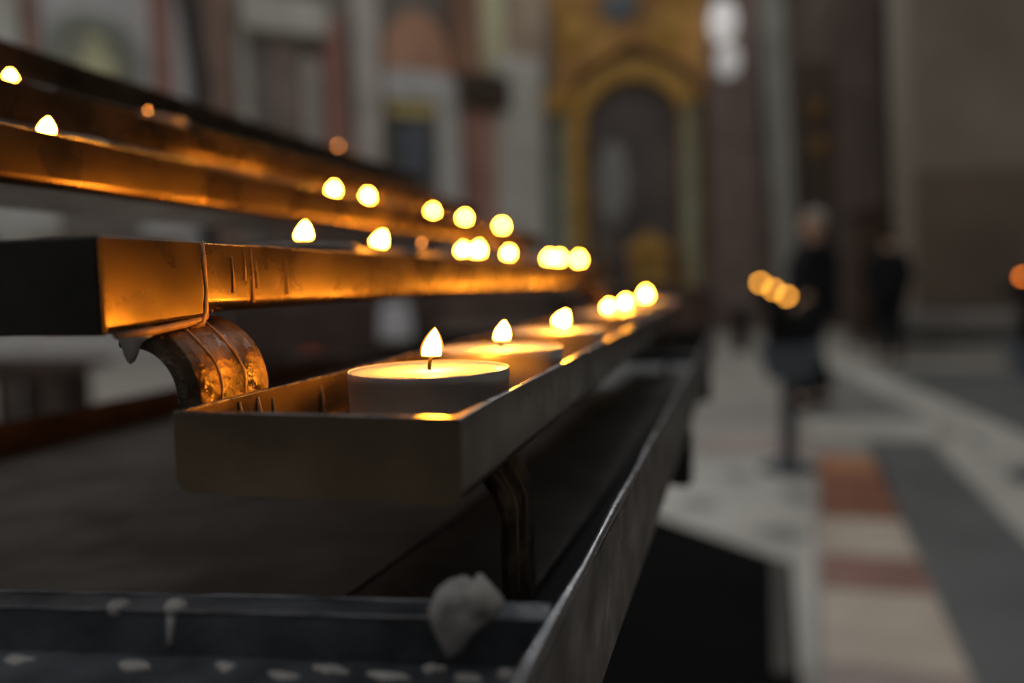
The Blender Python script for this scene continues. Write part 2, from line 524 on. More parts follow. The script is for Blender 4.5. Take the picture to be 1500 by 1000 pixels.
for x in (-4.06, -3.62, -0.78):
    bm = B(); lathe(bm, [(0, 0), (0.2, 0), (0.2, 0.12), (0.15, 0.2), (0.155, 2.2), (0.13, 3.9), (0.17, 3.95), (0, 3.95)], 18, (x, 17.55, 0.9))
    c = mk('column', bm, TEAL, t, True)
    bm = B(); box(bm, x - 0.2, x + 0.2, 17.35, 17.75, 4.85, 5.1); bev(bm, 0.04)
    mk('capital', bm, GOLD, c)
bm = B(); box(bm, -4.36, -3.54, 17.72, 18.0, 0.9, 5.1)
mk('side_panel', bm, M8('altar_side_gilding', 112, 92, 52), t)
bm = B(); box(bm, -4.42, -0.42, 17.4, 18.0, 5.55, 6.05) if False else box(bm, -4.42, -3.3, 17.4, 18.0, 5.1, 5.4); bev(bm, 0.05)
mk('entablature', bm, GOLD, t)
bm = B()
prism(bm, [(0, 0)] * 0 + [(-4.36, 5.4), (-3.3, 5.4), (-3.25, 5.75), (-2.05, 6.35), (-0.85, 5.75), (-0.55, 5.2), (-0.45, 5.2), (-0.45, 7.95), (-4.36, 7.95)], 0, 0.3)
for v in bm.verts:
    v.co = Vector((v.co.x, 17.98 - v.co.z, v.co.y))
mk('gilded_relief', bm, GOLD2, t)
bm = B(); ball(bm, (-2.28, 17.68, 7.1), 0.42, 0.1, 0.36)
mk('oval_medallion', bm, M8('blue_grey_medallion', 66, 70, 74), t, True)
for x, z, r in ((-3.3, 6.6, 0.35), (-1.2, 6.5, 0.4), (-3.9, 7.3, 0.4), (-0.9, 7.4, 0.35)):
    bm = B(); ball(bm, (x, 17.7, z), r, 0.14, r * 1.2)
    mk('carved_boss', bm, GOLD, t, True)

t = thing('altar_table', (-1.85, 16.6, 0), 'dark altar table below the arched painting', 'altar')
bm = B(); box(bm, -3.3, -0.5, 16.2, 17.1, 0, 0.95); bev(bm, 0.03)
mk('body', bm, M8('dark_red_marble', 48, 36, 32, var=0.3), t)
bm = B(); box(bm, -3.4, -0.4, 16.1, 17.2, 0.95, 1.03); bev(bm, 0.02)
mk('table_top', bm, M8('altar_top_stone', 70, 62, 52), t)
t = thing('tabernacle', (-1.6, 16.8, 1.03), 'small gold tabernacle with a peaked roof on the altar table', 'tabernacle')
bm = B(); box(bm, -2.0, -1.2, 16.6, 17.0, 1.03, 1.7); bev(bm, 0.03)
mk('body', bm, GOLD2, t)
bm = B(); prism(bm, [(-2.1, 1.7), (-1.1, 1.7), (-1.1, 1.78), (-1.6, 2.15), (-2.1, 1.78)], 0, 0.6)
for v in bm.verts:
    v.co = Vector((v.co.x, 16.5 + v.co.z, v.co.y))
mk('roof', bm, GOLD, t)
bm = B(); arch_fill(bm, lambda u, v, z: (u, 16.6 - v, z), -1.6, 1.4, 0.2, 0.0, 0.03, 1.1)
mk('door', bm, M8('tabernacle_door_brass', 96, 78, 36), t)
for i, (x, lb) in enumerate(((-3.1, 'gold altar candlestick at the end by the cream pilaster'), (-2.6, 'gold altar candlestick second from the cream pilaster'), (-0.85, 'gold altar candlestick between tabernacle and purple brown pilaster'))):
    t = thing('altar_candlestick', (x, 16.7, 1.03), lb, 'candlestick', 'candlesticks on the altar table')
    bm = B(); lathe(bm, [(0, 0), (0.11, 0), (0.1, 0.05), (0.03, 0.1), (0.05, 0.3), (0.025, 0.4), (0.03, 0.6), (0.07, 0.66), (0, 0.67)], 16, (x, 16.7, 1.03))
    mk('stick', bm, GOLD, t, True)
    bm = B(); lathe(bm, [(0, 0.66), (0.028, 0.66), (0.028, 1.05), (0, 1.06)], 12, (x, 16.7, 1.03))
    mk('candle', bm, M8('altar_candle_wax', 120, 110, 86), t, True)

# wall lantern with two white globes
t = thing('wall_lantern', (-0.05, 17.7, 5.2), 'bright wall lantern with two white glass globes, one above the other', 'lamp')
bm = B(); tube(bm, [(-0.02, 17.68, 5.3), (-0.02, 17.5, 5.35), (-0.03, 17.45, 6.1), (-0.08, 17.45, 7.0)], 0.03, 8)
mk('bracket', bm, M8('lantern_iron', 50, 46, 44), t, True)
GLOBE = mat('lit_white_globe', (0.8, 0.8, 0.8), rough=0.4, var=0.02, emit=(1.0, 0.97, 0.94), estr=0.40)
GLOBE2 = mat('lit_white_globe_dim', (0.8, 0.8, 0.8), rough=0.4, var=0.02, emit=(1.0, 0.96, 0.94), estr=0.26)
bm = B(); ball(bm, (-0.1, 17.3, 6.42), 0.29, 0.29, 0.42)
mk('globe', bm, GLOBE, t, True)
bm = B(); ball(bm, (0.0, 17.3, 5.62), 0.25, 0.25, 0.34)
mk('globe', bm, GLOBE2, t, True)

# ================================================================== pews, bench, low chest
PEW = M8('pew_wood', 40, 32, 28, var=0.3, scale=4, rough=0.5)


def pew(x0, x1, y, label):
    t = thing('pew', ((x0 + x1) / 2, y, 0), label, 'pew', 'dark pews in the nave')
    one('seat', PEW, t, box, x0, x1, y - 0.2, y + 0.2, 0.42, 0.46, bevel=0.008)
    one('backrest', PEW, t, box, x0, x1, y - 0.24, y - 0.205, 0.46, 0.98, bevel=0.008)
    one('kick_board', PEW, t, box, x0 + 0.03, x1 - 0.03, y + 0.02, y + 0.04, 0.0, 0.42)
    for x in (x0 - 0.05, x1):
        bm = B()
        prism(bm, [(y - 0.27, 0), (y + 0.24, 0), (y + 0.24, 0.5), (y + 0.1, 0.66), (y - 0.16, 0.72), (y - 0.2, 1.06), (y - 0.27, 1.06)], 0, 0.05)
        for v in bm.verts:
            v.co = Vector((x + v.co.z, v.co.x, v.co.y))
        mk('end_panel', bm, PEW, t)


for x0, x1, y, lb in ((-4.9, -2.75, 7.2, 'front dark wooden pew with a white bag over its back'), (-5.7, -3.4, 8.4, 'dark wooden pew second behind the white bag'),
                      (-6.4, -4.0, 9.6, 'dark wooden pew third behind the white bag'), (-7.1, -4.6, 10.8, 'dark wooden pew closest to the side wall')):
    pew(x0, x1, y, lb)
t = thing('shopping_bag', (-3.05, 6.93, 0.6), 'white bag hung over the back of the front pew', 'bag')
bm = B(); hexa(bm, (-3.22, -2.88, 6.82, 6.955, 0.66), (-3.2, -2.92, 6.85, 6.95, 1.0)); bev(bm, 0.03)
mk('sack', bm, mat('white_canvas', (0.85, 0.86, 0.95), var=0.06), t)
bm = B(); tube(bm, [(-3.14, 6.9, 0.98), (-3.13, 6.91, 1.06), (-3.06, 6.98, 1.09), (-3.0, 6.91, 1.06), (-2.98, 6.9, 0.98)], 0.012, 6)
mk('strap', bm, MATS['white_canvas'], t, True)
t = thing('red_backpack', (-3.95, 6.86, 0), 'red backpack leaning on the front pew', 'bag')
bm = B(); hexa(bm, (-4.1, -3.8, 6.7, 6.94, 0.0), (-4.05, -3.85, 6.78, 6.94, 0.55)); bev(bm, 0.05)
mk('sack', bm, M8('red_nylon', 120, 46, 34), t)
bm = B(); hexa(bm, (-4.04, -3.86, 6.66, 6.72, 0.08), (-4.03, -3.87, 6.69, 6.74, 0.32)); bev(bm, 0.02)
mk('pocket', bm, M8('red_nylon_dark', 92, 34, 28), t)

t = thing('bench', (-6.0, 5.6, 0), 'low dark wooden bench standing alone on the pale floor', 'bench')
BEN = M8('bench_wood', 44, 36, 33, var=0.3, scale=4)
one('seat', BEN, t, box, -7.6, -5.45, 5.5, 5.95, 0.52, 0.60, bevel=0.01)
one('apron', BEN, t, box, -7.5, -5.55, 5.56, 5.6, 0.40, 0.52)
for x in (-7.35, -6.42, -5.88):
    for y in (5.54, 5.82):
        one('leg', BEN, t, box, x, x + 0.2, y, y + 0.08, 0.0, 0.52)

# low black chest with grey edging under the sightline of the stand
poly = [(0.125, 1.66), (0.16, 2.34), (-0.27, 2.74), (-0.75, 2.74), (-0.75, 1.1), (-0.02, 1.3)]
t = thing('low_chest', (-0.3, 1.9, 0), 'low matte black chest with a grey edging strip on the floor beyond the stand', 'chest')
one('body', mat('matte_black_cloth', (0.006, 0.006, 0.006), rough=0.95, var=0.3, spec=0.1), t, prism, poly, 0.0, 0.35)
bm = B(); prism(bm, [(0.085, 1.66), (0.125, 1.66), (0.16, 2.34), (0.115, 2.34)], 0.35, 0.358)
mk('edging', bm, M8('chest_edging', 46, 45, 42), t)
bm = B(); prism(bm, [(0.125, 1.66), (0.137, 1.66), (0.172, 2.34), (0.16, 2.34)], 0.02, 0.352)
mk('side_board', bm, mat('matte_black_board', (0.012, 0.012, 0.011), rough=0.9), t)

t = thing('litter_bin', (0.17, 12.78, 0), 'slim dark litter bin on the nave floor beside the stand candles', 'bin')
one('drum', BLACK, t, lathe, [(0, 0), (0.12, 0), (0.14, 0.6), (0, 0.6)], 18, (0.17, 12.78, 0), smooth=False)
one('lid', BLACK, t, lathe, [(0, 0.6), (0.15, 0.6), (0.15, 0.64), (0.06, 0.72), (0, 0.73)], 18, (0.17, 12.78, 0))

# ================================================================== tea lights
mm = 0.001


def proto_mesh(name, m, fn, smooth=True):
    bm = B()
    fn(bm)
    bmesh.ops.recalc_face_normals(bm, faces=bm.faces)
    me = bpy.data.meshes.new(name)
    bm.to_mesh(me)
    bm.free()
    for p in me.polygons:
        p.use_smooth = smooth
    me.materials.append(m)
    return me


def cup_fn(bm):
    wob = lambda a, h: 1 + 0.0035 * math.sin(3 * a + 1) + (0.004 * math.sin(11 * a) if h > 17 * mm else 0)
    lathe(bm, [(0, 0), (17.6 * mm, 0), (18.3 * mm, 0.5 * mm), (18.6 * mm, 3 * mm), (18.7 * mm, 10 * mm), (18.75 * mm, 16.4 * mm), (18.95 * mm, 16.9 * mm),
               (18.98 * mm, 18.6 * mm), (18.9 * mm, 18.8 * mm), (18.75 * mm, 18.8 * mm), (18.6 * mm, 18.3 * mm), (18.5 * mm, 12 * mm), (18.3 * mm, 1.2 * mm), (0, 1.0 * mm)], 72, f=wob)


def wax_fn(bm):
    lathe(bm, [(0, 1.4 * mm), (18.15 * mm, 1.5 * mm), (18.35 * mm, 12 * mm), (18.5 * mm, 18.62 * mm), (18.0 * mm, 18.42 * mm), (16.5 * mm, 18.36 * mm), (8 * mm, 18.33 * mm), (1.5 * mm, 18.36 * mm), (0, 18.5 * mm)], 56,
          f=lambda a, h: 1 - 0.002 + 0.0035 * math.sin(3 * a + 1))


def wick_fn(bm):
    tube(bm, [(0, 0, 17.6 * mm), (0.05 * mm, 0, 19 * mm), (0.25 * mm, 0, 20.4 * mm), (0.7 * mm, 0, 22.0 * mm)], [0.55 * mm, 0.5 * mm, 0.48 * mm, 0.4 * mm], 8)


def flame_fn(k):
    def fn(bm):
        H, W = 10.0 * mm, 2.35 * mm
        prof = []
        for i in range(25):
            s = i / 24
            r = W * ((0.42 + 0.58 * math.sin(min(1, s / 0.42) * math.pi / 2)) if s < 0.42 else math.cos((s - 0.42) / 0.58 * math.pi / 2) ** 0.82)
            prof.append((r * k if 0 < i < 24 else 0, H * s))
        lathe(bm, prof, 24, axis=lambda h: (1.1 * mm * (h / H) ** 1.4 + 0.2 * mm, 0))
    return fn


CUP_ME = proto_mesh('cup', CUP, cup_fn)
WAX_ME = proto_mesh('wax', WAX, wax_fn)
WICK_ME = proto_mesh('wick', WICK, wick_fn)
FLAME_ME = proto_mesh('flame', FLAME, flame_fn(1.0))
MANTLE_ME = proto_mesh('flame_mantle', MANTLE, flame_fn(1.22))
EMBER_ME = proto_mesh('ember', EMBER, lambda bm: ball(bm, (0, 0, 0), 0.55 * mm, 0.55 * mm, 0.7 * mm, 10))


def tea_light(loc, label, group, rot=0.0, fs=1.0, lean=0.0, lit='flame', fw=1.0):
    t = thing('tea_light', loc, label, 'candle', group)

    def part(name, me, par):
        o = bpy.data.objects.new(name, me)
        C.objects.link(o)
        o.parent = par
        return o
    c = part('cup', CUP_ME, t)
    c.rotation_euler.z = rot
    part('wax', WAX_ME, t)
    k = part('wick', WICK_ME, t)
    k.scale.z = 1.12 if lit == 'ember' else 1.0
    if lit == 'flame':
        f = part('flame', FLAME_ME, t)
        f.location = (0, 0, 18.35 * mm)
        f.scale = (fs * fw, fs * fw, fs)
        f.rotation_euler = (0, lean, 0)
        g = part('flame_mantle', MANTLE_ME, f)
        g.scale = (1, 1, 1.05)
        g.location = (0, 0, -0.1 * mm)
    elif lit == 'ember':
        f = part('ember', EMBER_ME, t)
        f.location = (0.7 * mm, 0, 24.2 * mm)
        f.scale = (fs, fs, fs)
    return t


def Q(x, y, z):          # millimetres from the lens to metres above the floor
    return (x * mm, y * mm, CAM_H + z * mm)


# ================================================================== the votive stand with five stepped trays
stand = thing('votive_candle_stand', (-0.2, 0.5, 0), 'sooty steel votive stand with five stepped tea light trays over a drip pan', 'candle stand')
TR = [(-106, -46, 130, 838, -24.0), (-176, -116, 125, 800, 10.6), (-250, -190, 125, 806, 46.5), (-322, -262, 125, 815, 81.5), (-382, -322, 125, 800, 117.0)]
HT = 16.0


def tray_mesh(bm, x0, x1, y0, y1, zr):
    """open sheet-metal trough: outer skin with rounded lower edges, rim, inner skin, slightly wavy along its length"""
    th, n, r = 1.3, 36, 3.2
    zb = zr - HT
    rs = random.Random(int(zr * 10))
    wob = [rs.uniform(-0.28, 0.28) for _ in range(n + 1)]
    wz = [rs.uniform(-0.12, 0.12) for _ in range(n + 1)]
    sect, rim = [], []
    for i in range(n + 1):
        y = y0 + (y1 - y0) * i / n
        yi = min(max(y, y0 + th), y1 - th)
        e = 0 if i in (0, n) else 1
        a, b = wob[i] * e, wz[i] * e
        bend = [(r - r * math.cos(t), r - r * math.sin(t)) for t in [math.pi / 2 * k / 7 for k in range(8)]]
        outer = [(x0 + a, y, zr + b)] + [(x0 + p, y, zb + q) for p, q in bend] + [(x1 - p, y, zb + q) for p, q in bend[::-1]] + [(x1 + a, y, zr + b)]
        inner = [(x0 + th + a, yi, zr + b), (x0 + th, yi, zb + th), (x1 - th, yi, zb + th), (x1 - th + a, yi, zr + b)]
        sect.append(([bm.verts.new(Q(*p)) for p in outer], [bm.verts.new(Q(*p)) for p in inner]))
        rim.append((x0 + a, x1 + a, y, zr + b))
    for (o, q), (o2, q2) in zip(sect, sect[1:]):
        for k in range(len(o) - 1):
            bm.faces.new((o[k], o[k + 1], o2[k + 1], o2[k]))
        for k in range(3):
            bm.faces.new((q[k], q2[k], q2[k + 1], q[k + 1]))
        bm.faces.new((o[0], o2[0], q2[0], q[0]))
        bm.faces.new((o[-1], q[3], q2[3], o2[-1]))
    for o, q in (sect[0], sect[-1]):
        bm.faces.new(o)
        bm.faces.new(q)
        bm.faces.new((o[0], o[-1], q[3], q[0]))
    return rim


def rim_mesh(bm, rim):
    """the worn edge with a painted highlight: a narrow folded strip that runs round the top of a tray"""
    w0, w1, h0, h1 = 0.06, 1.5, -0.15, 0.22
    n = len(rim)
    loop = []
    for i, (a, b, y, z) in enumerate(rim):
        sy = -w0 if i == 0 else (w0 if i == n - 1 else 0)
        loop.append(((b + w0, y + sy, z), (b - w1, y - (sy / w0) * w1 if sy else y, z)))
    for i, (a, b, y, z) in reversed(list(enumerate(rim))):
        sy = -w0 if i == 0 else (w0 if i == n - 1 else 0)
        loop.append(((a - w0, y + sy, z), (a + w1, y - (sy / w0) * w1 if sy else y, z)))
    V = [[bm.verts.new(Q(o[0], o[1], o[2] + h0)), bm.verts.new(Q(o[0], o[1], o[2] + h1)), bm.verts.new(Q(q[0], q[1], q[2] + h1)), bm.verts.new(Q(q[0], q[1], q[2] + h0))] for o, q in loop]
    for i in range(len(V)):
        a, b = V[i], V[(i + 1) % len(V)]
        for k in range(4):
            bm.faces.new((a[k], a[(k + 1) % 4], b[(k + 1) % 4], b[k]))


trays = []
for i, a in enumerate(TR):
    bm = B()
    rim_pts = tray_mesh(bm, *a)
    trays.append(mk('tray', bm, STEEL, stand, True))
    trays[-1].data.set_sharp_from_angle(angle=0.6)
    bm = B()
    rim_mesh(bm, rim_pts)
    bev(bm, 0.00022, 2)
    mk('rim', bm, EDGE if i < 3 else mat('dull_rim_edge', (0.12, 0.11, 0.10), rough=0.4, metal=0.8, var=0.3, scale=90), trays[-1])  # bright tone paints the rim highlight; the upper rims keep a duller tone
    trays[-1]['label'] = ['lowest', 'second', 'third', 'fourth', 'topmost'][i] + ' steel trough of the stepped stand'


def strap_path(xs, zs, xe, ze, r):
    """horizontal run under a tray, a quarter bend, then straight down"""
    p = [(xs, zs), (xe - r, zs)]
    p += [(xe - r + r * math.sin(a), zs - r + r * math.cos(a)) for a in [math.pi / 2 * k / 12 for k in range(1, 13)]]
    return p + [(xe, ze)]


def strap(path, y0, y1, th, parent):
    bm = B()
    n = len(path)
    nrm = []
    for i in range(n):
        a, b = path[max(0, i - 1)], path[min(n - 1, i + 1)]
        d = Vector((b[0] - a[0], b[1] - a[1])).normalized()
        nrm.append((d.y, -d.x))
    ny = 8
    grid = []
    for j in range(ny + 1):
        y = y0 + (y1 - y0) * j / ny
        crown = 0.7 * (1 - (2 * j / ny - 1) ** 2)
        out = [bm.verts.new(Q(p[0] - k[0] * crown, y, p[1] - k[1] * crown)) for p, k in zip(path, nrm)]
        inn = [bm.verts.new(Q(p[0] + k[0] * th, y, p[1] + k[1] * th)) for p, k in zip(path, nrm)]
        grid.append((out, inn))
    for (o, q), (o2, q2) in zip(grid, grid[1:]):
        for i in range(n - 1):
            bm.faces.new((o[i], o[i + 1], o2[i + 1], o2[i]))
            bm.faces.new((q[i], q2[i], q2[i + 1], q[i + 1]))
        for i in (0, n - 1):
            bm.faces.new((o[i], o2[i], q2[i], q[i]))
    for o, q in (grid[0], grid[-1]):
        for i in range(n - 1):
            bm.faces.new((o[i], q[i], q[i + 1], o[i + 1]))
    bev(bm, 0.0004)
    s = mk('bracket', bm, STRAP, parent, True)
    m = len(path)
    for yy, rr in (((y0 * 0.42 + y1 * 0.58), 1.0), ((y0 * 0.75 + y1 * 0.25), 0.7)):
        bm = B()
        pts = [Q(p[0] - k[0] * 0.5, yy + 0.8 * math.sin(i * 0.7), p[1] - k[1] * 0.5) for i, (p, k) in enumerate(zip(path, nrm))][3:]
        tube(bm, pts, [(0.3 + 0.5 * math.sin(i * 1.3) ** 2) * rr * mm for i in range(len(pts))], 8)
        mk('wax_run', bm, WAXAMBER, s, True)
    return s


for i in range(4):
    x0, x1, y0, y1, zr = TR[i + 1]
    ax = TR[i][0] - 2.6
    az = TR[i][4] - HT + 2
    for ys in ((142 if i == 0 else 127), 700):
        strap(strap_path(x0 + 47, zr - HT - 0.9, ax, az, min(17, ax - x0 - 30)), ys, ys + 26, 6.0, stand)
for ys in (182, 700):
    strap(strap_path(-92, TR[0][4] - HT - 0.9, -53, -87, 20), ys, ys + 28, 2.0, stand)

# lapped sleeve at the near end of the second tray, with wax on it
bm = B()
sl = [(-116.0, 10.9), (-115.0, 10.9), (-114.8, -7.0), (-117, -8.3), (-177, -8.0), (-177, -5.6), (-116.0, -5.6)]
a = [bm.verts.new(Q(x, 123.6, z)) for x, z in sl]
b = [bm.verts.new(Q(x, 153.2, z + (0 if z > 0 else 1.3))) for x, z in sl]
bm.faces.new(a); bm.faces.new(b[::-1])
for i in range(len(sl)):
    j = (i + 1) % len(sl)
    bm.faces.new((a[i], b[i], b[j], a[j]))
bev(bm, 0.0004)
sleeve = mk('end_sleeve', bm, STEEL, trays[1])
bm = B(); box(bm, *[v * mm for v in (-177, -114.9, 122.6, 124.7)], CAM_H - 0.0082, CAM_H + 0.0107); bev(bm, 0.0005)
mk('end_plate', bm, mat('shade_black_steel', (0.022, 0.021, 0.020), rough=0.6, metal=0.3, var=0.5, scale=60), trays[1])  # near-black colour puts in the dark surroundings this end face reflects


def drip(parent, pts, rad, m=WAXAMBER, name='wax_drip'):
    bm = B()
    tube(bm, [Q(*p) for p in pts], [r * mm for r in rad], 10)
    return mk(name, bm, m, parent, True)


drip(trays[1], [(-115.3, 154.5, 11.0), (-115.0, 154.2, 6), (-114.9, 154.4, 0), (-115.1, 154.0, -5), (-115.8, 153, -7.6), (-116.5, 150, -8.4)], [0.35, 0.6, 0.4, 0.7, 1.1, 0.4])
drip(trays[1], [(-116.2, 158, -5.0), (-115.9, 155, -6.2), (-115.8, 148, -7.4), (-115.6, 138, -8.2), (-115.6, 127, -8.6)], [0.4, 0.8, 0.9, 0.9, 0.7])
for y, z0, z1, r in ((166, 8, -1, 0.32), (171, 9.5, 2, 0.25), (174, 10, -3.5, 0.42), (176, 7, 0, 0.3), (133, 9, 0, 0.3), (143, 4, -4, 0.4), (190, 8, -2, 0.25)):
    drip(trays[1], [(-115.85, y, z0), (-115.8, y + 0.3, (z0 + z1) / 2), (-115.75, y, z1)], [r * 0.3, r * 0.6, r * 1.2])
# stalactite of wax hanging below the near end of the second tray
bm = B()
outl = [(-131, -5.6), (-129.5, -8.2), (-126.6, -10.6), (-125.4, -14.0), (-124.1, -15.6), (-122.6, -13.9), (-120.8, -11.0), (-117.6, -9.2), (-115.8, -5.6)]
ring = [[bm.verts.new(Q(-123.4 + (x + 123.4) * (1 - 0.35 * abs(j - 1)), 140 + (j - 1) * 3.4 * (1 if z > -9 else 0.35), z + (0.0 if j == 1 else 0.6))) for x, z in outl] for j in range(3)]
for a, b in zip(ring, ring[1:]):
    for i in range(len(outl) - 1):
        bm.faces.new((a[i], a[i + 1], b[i + 1], b[i]))
    bm.faces.new((a[0], b[0], b[-1], a[-1]))
bm.faces.new(ring[0]); bm.faces.new(ring[-1][::-1])
mk('wax_stalactite', bm, WAXDRIP, trays[1], True)
for y, z0, z1, r in ((150, -25, -31, 0.5), (157, -25, -33, 0.7), (163, -26, -35, 0.4), (139, -27, -36, 0.4), (186, -26, -34, 0.4)):
    drip(trays[0], [(-104.6, y, z0), (-104.5, y + 0.4, (z0 + z1) / 2), (-104.4, y, z1)], [r * 0.5, r, r * 1.5])

# ------------------------------------------------------------------ drip pan
bm = B()
prism(bm, [Q(x, y, 0)[:2] for x, y in ((-372, 118), (-110, 118), (-98, 280), (-92, 430), (-86, 930), (-372, 930))], CAM_H - 0.0892, CAM_H - 0.0868)
pan = mk('drip_pan', bm, PANSTEEL, stand)
bm = B()
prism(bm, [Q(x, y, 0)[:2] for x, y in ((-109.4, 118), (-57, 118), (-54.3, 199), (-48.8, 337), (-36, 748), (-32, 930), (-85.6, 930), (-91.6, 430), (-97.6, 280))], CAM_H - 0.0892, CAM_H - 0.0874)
mk('pan_floor_sheet', bm, mat('shaded_pan_sheet', (0.10, 0.092, 0.084), rough=0.5, metal=0.35, var=0.4, scale=25, bump=0.3, bscale=120, bdist=0.0006), stand)  # darker colour paints in the shade of the lowest tray
bm = B()
prism(bm, [Q(x, y, 0)[:2] for x, y in ((-60, 92), (-31, 92), (-19, 935), (-34, 935))], CAM_H - 0.0925, CAM_H - 0.0905)
mk('gutter', bm, BLACK, stand)
bm = B()
lipp = [(-57, 118), (-54.3, 199), (-48.8, 337), (-36, 748), (-32, 930)]
tube(bm, [Q(x, y, -86.9) for x, y in lipp], 0.75 * mm, 8)
mk('sheet_lip', bm, RAILSTEEL, stand, True)


def rail(name, p, q, th, z0, z1, m, bevel=0.0005, n=24):
    bm = B()
    d = (Vector(q) - Vector(p))
    nn = Vector((-d.y, d.x)).normalized() * th
    rs = random.Random(len(name) + int(p[0]))
    V = []
    for i in range(n + 1):
        c = Vector(p) + d * i / n
        w = rs.uniform(-0.25, 0.25)
        h = rs.uniform(-0.3, 0.3)
        V.append([bm.verts.new(Q(c.x + w, c.y, z0)), bm.verts.new(Q(c.x + w, c.y, z1 + h)), bm.verts.new(Q(c.x + nn.x + w, c.y + nn.y, z1 + h)), bm.verts.new(Q(c.x + nn.x + w, c.y + nn.y, z0))])
    for a, b in zip(V, V[1:]):
        for k in range(4):
            bm.faces.new((a[k], a[(k + 1) % 4], b[(k + 1) % 4], b[k]))
    bm.faces.new(V[0]); bm.faces.new(V[-1][::-1])
    bev(bm, bevel * mm * 1000 * 1.0 if bevel < 0.01 else bevel, 2)
    return mk(name, bm, m, stand)


r_side = rail('side_rail', (-28.6, 90), (-16.0, 940), 2.4, -89.5, -58.6, RAILSTEEL)
rail('side_rail', (-373.5, 84), (-373.5, 930), 2.2, -90, -68, mat('unlit_brown_rail', (0.05, 0.034, 0.026), rough=0.7, metal=0.2, var=0.4, scale=30))  # dark brown colour puts in this rail's lack of light
rail('end_rail', (-374, 932), (-18, 940), 2.4, -90, -60, RAILSTEEL)
rail('cross_bar', (-400 + 350, 607), (-24, 607), 7, -66, -58.6, BLUESTEEL)
rail('cross_bar', (-372, 609), (-50.3, 607), 7, -66, -58.6, BLUESTEEL)
# near cross member: a stepped angle section, slightly out of square
bm = B()
CD = Vector((107.6, 16.2)).normalized()
CN = Vector((CD.y, -CD.x))


def CM(s, d, z):
    p = Vector((-31.5, 135.3)) - CD * s + CN * d
    return Q(p.x, p.y, z)


sect = [(0, -58.6), (0, -90), (1.6, -90), (34, -68.2), (34, -67.2), (7.4, -67.0), (7.0, -58.9), (6.6, -58.5)]
n = 60
rs = random.Random(3)
V = []
for i in range(n + 1):
    s = 345 * i / n
    V.append([bm.verts.new(CM(s, d + rs.uniform(-0.12, 0.12), z + rs.uniform(-0.15, 0.15))) for d, z in sect])
for a, b in zip(V, V[1:]):
    for k in range(len(sect)):
        j = (k + 1) % len(sect)
        bm.faces.new((a[k], a[j], b[j], b[k]))
bm.faces.new(V[0]); bm.faces.new(V[-1][::-1])
cross = mk('cross_member', bm, BLUESTEEL, stand)
cross['label'] = 'blue grey stepped cross member spattered with wax'

# highlight strips painted along the worn edges of side rail and cross member
rs = random.Random(9)
bm = B()
tube(bm, [Q(-29.9 + (12.6 * k / 40) + rs.uniform(-0.15, 0.15), 90 + 850 * k / 40, -58.4 + rs.uniform(-0.25, 0.25)) for k in range(41)], [rs.uniform(0.8, 1.35) * mm for k in range(41)], 8)
mk('edge_highlight', bm, EDGE, r_side, True)
for dd, zz in ((0.4, -58.5), (6.9, -58.8)):
    bm = B()
    tube(bm, [CM(345 * k / 60, dd + rs.uniform(-0.1, 0.1), zz + rs.uniform(-0.1, 0.1)) for k in range(61)], [rs.uniform(0.25, 0.6) * mm for k in range(61)], 6)
    mk('edge_highlight', bm, mat('dull_edge_highlight', (0.24, 0.25, 0.27), rough=0.4, metal=0.7, var=0.5, scale=90), cross, True)

# lumps and runs of cold wax on the cross member
hp = [(640, 884), (648, 862), (662, 849), (680, 846), (690, 854), (697, 851), (703, 842), (712, 845), (738, 876), (740, 888), (728, 900), (700, 924), (684, 948), (668, 956), (655, 938), (644, 912)]
hp = [(0.001 * (-43.3 + (x - 690) * 0.121), CAM_H - 0.001 * (56.0 + (y - 895) * 0.118)) for x, y in hp]
bm = B()
cxh, czh = sum(p[0] for p in hp) / len(hp), sum(p[1] for p in hp) / len(hp)
L = [(0.1265, 0.80), (0.1245, 0.97), (0.1225, 1.0), (0.1205, 0.95), (0.1190, 0.80), (0.1184, 0.45)]
R_ = [[bm.verts.new((cxh + (x - cxh) * k, y + 0.15 * (x - cxh) + (0.0006 * math.sin(i * 2.3)), czh + (z - czh) * k)) for i, (x, z) in enumerate(hp)] for y, k in L]
for a, b in zip(R_, R_[1:]):
    for i in range(len(hp)):
        j = (i + 1) % len(hp)
        bm.faces.new((a[i], a[j], b[j], b[i]))
bm.faces.new(R_[0]); bm.faces.new(R_[-1][::-1])
tag(mk('wax_lump', bm, WAXDRIP, cross, True), 'heart-shaped lump of cold wax')


def blob(s, d, z, rx, rz, tail=0):
    bm = B()
    x, y, zz = CM(s, d, z)
    ball(bm, (x, y, zz), rx * mm, 2.2 * mm, rz * mm, 14)
    if tail:
        tube(bm, [(x, y - 0.5 * mm, zz), (x + 0.2 * mm, y - 1.6 * mm, zz - 0.4 * tail * mm), (x - 0.1 * mm, y - 1.9 * mm, zz - 0.8 * tail * mm), (x, y - 1.8 * mm, zz - tail * mm)], [rx * 0.6 * mm, 0.9 * mm, 0.6 * mm, 0.85 * mm], 10)
    return mk('wax_lump', bm, WAXDRIP, cross, True)


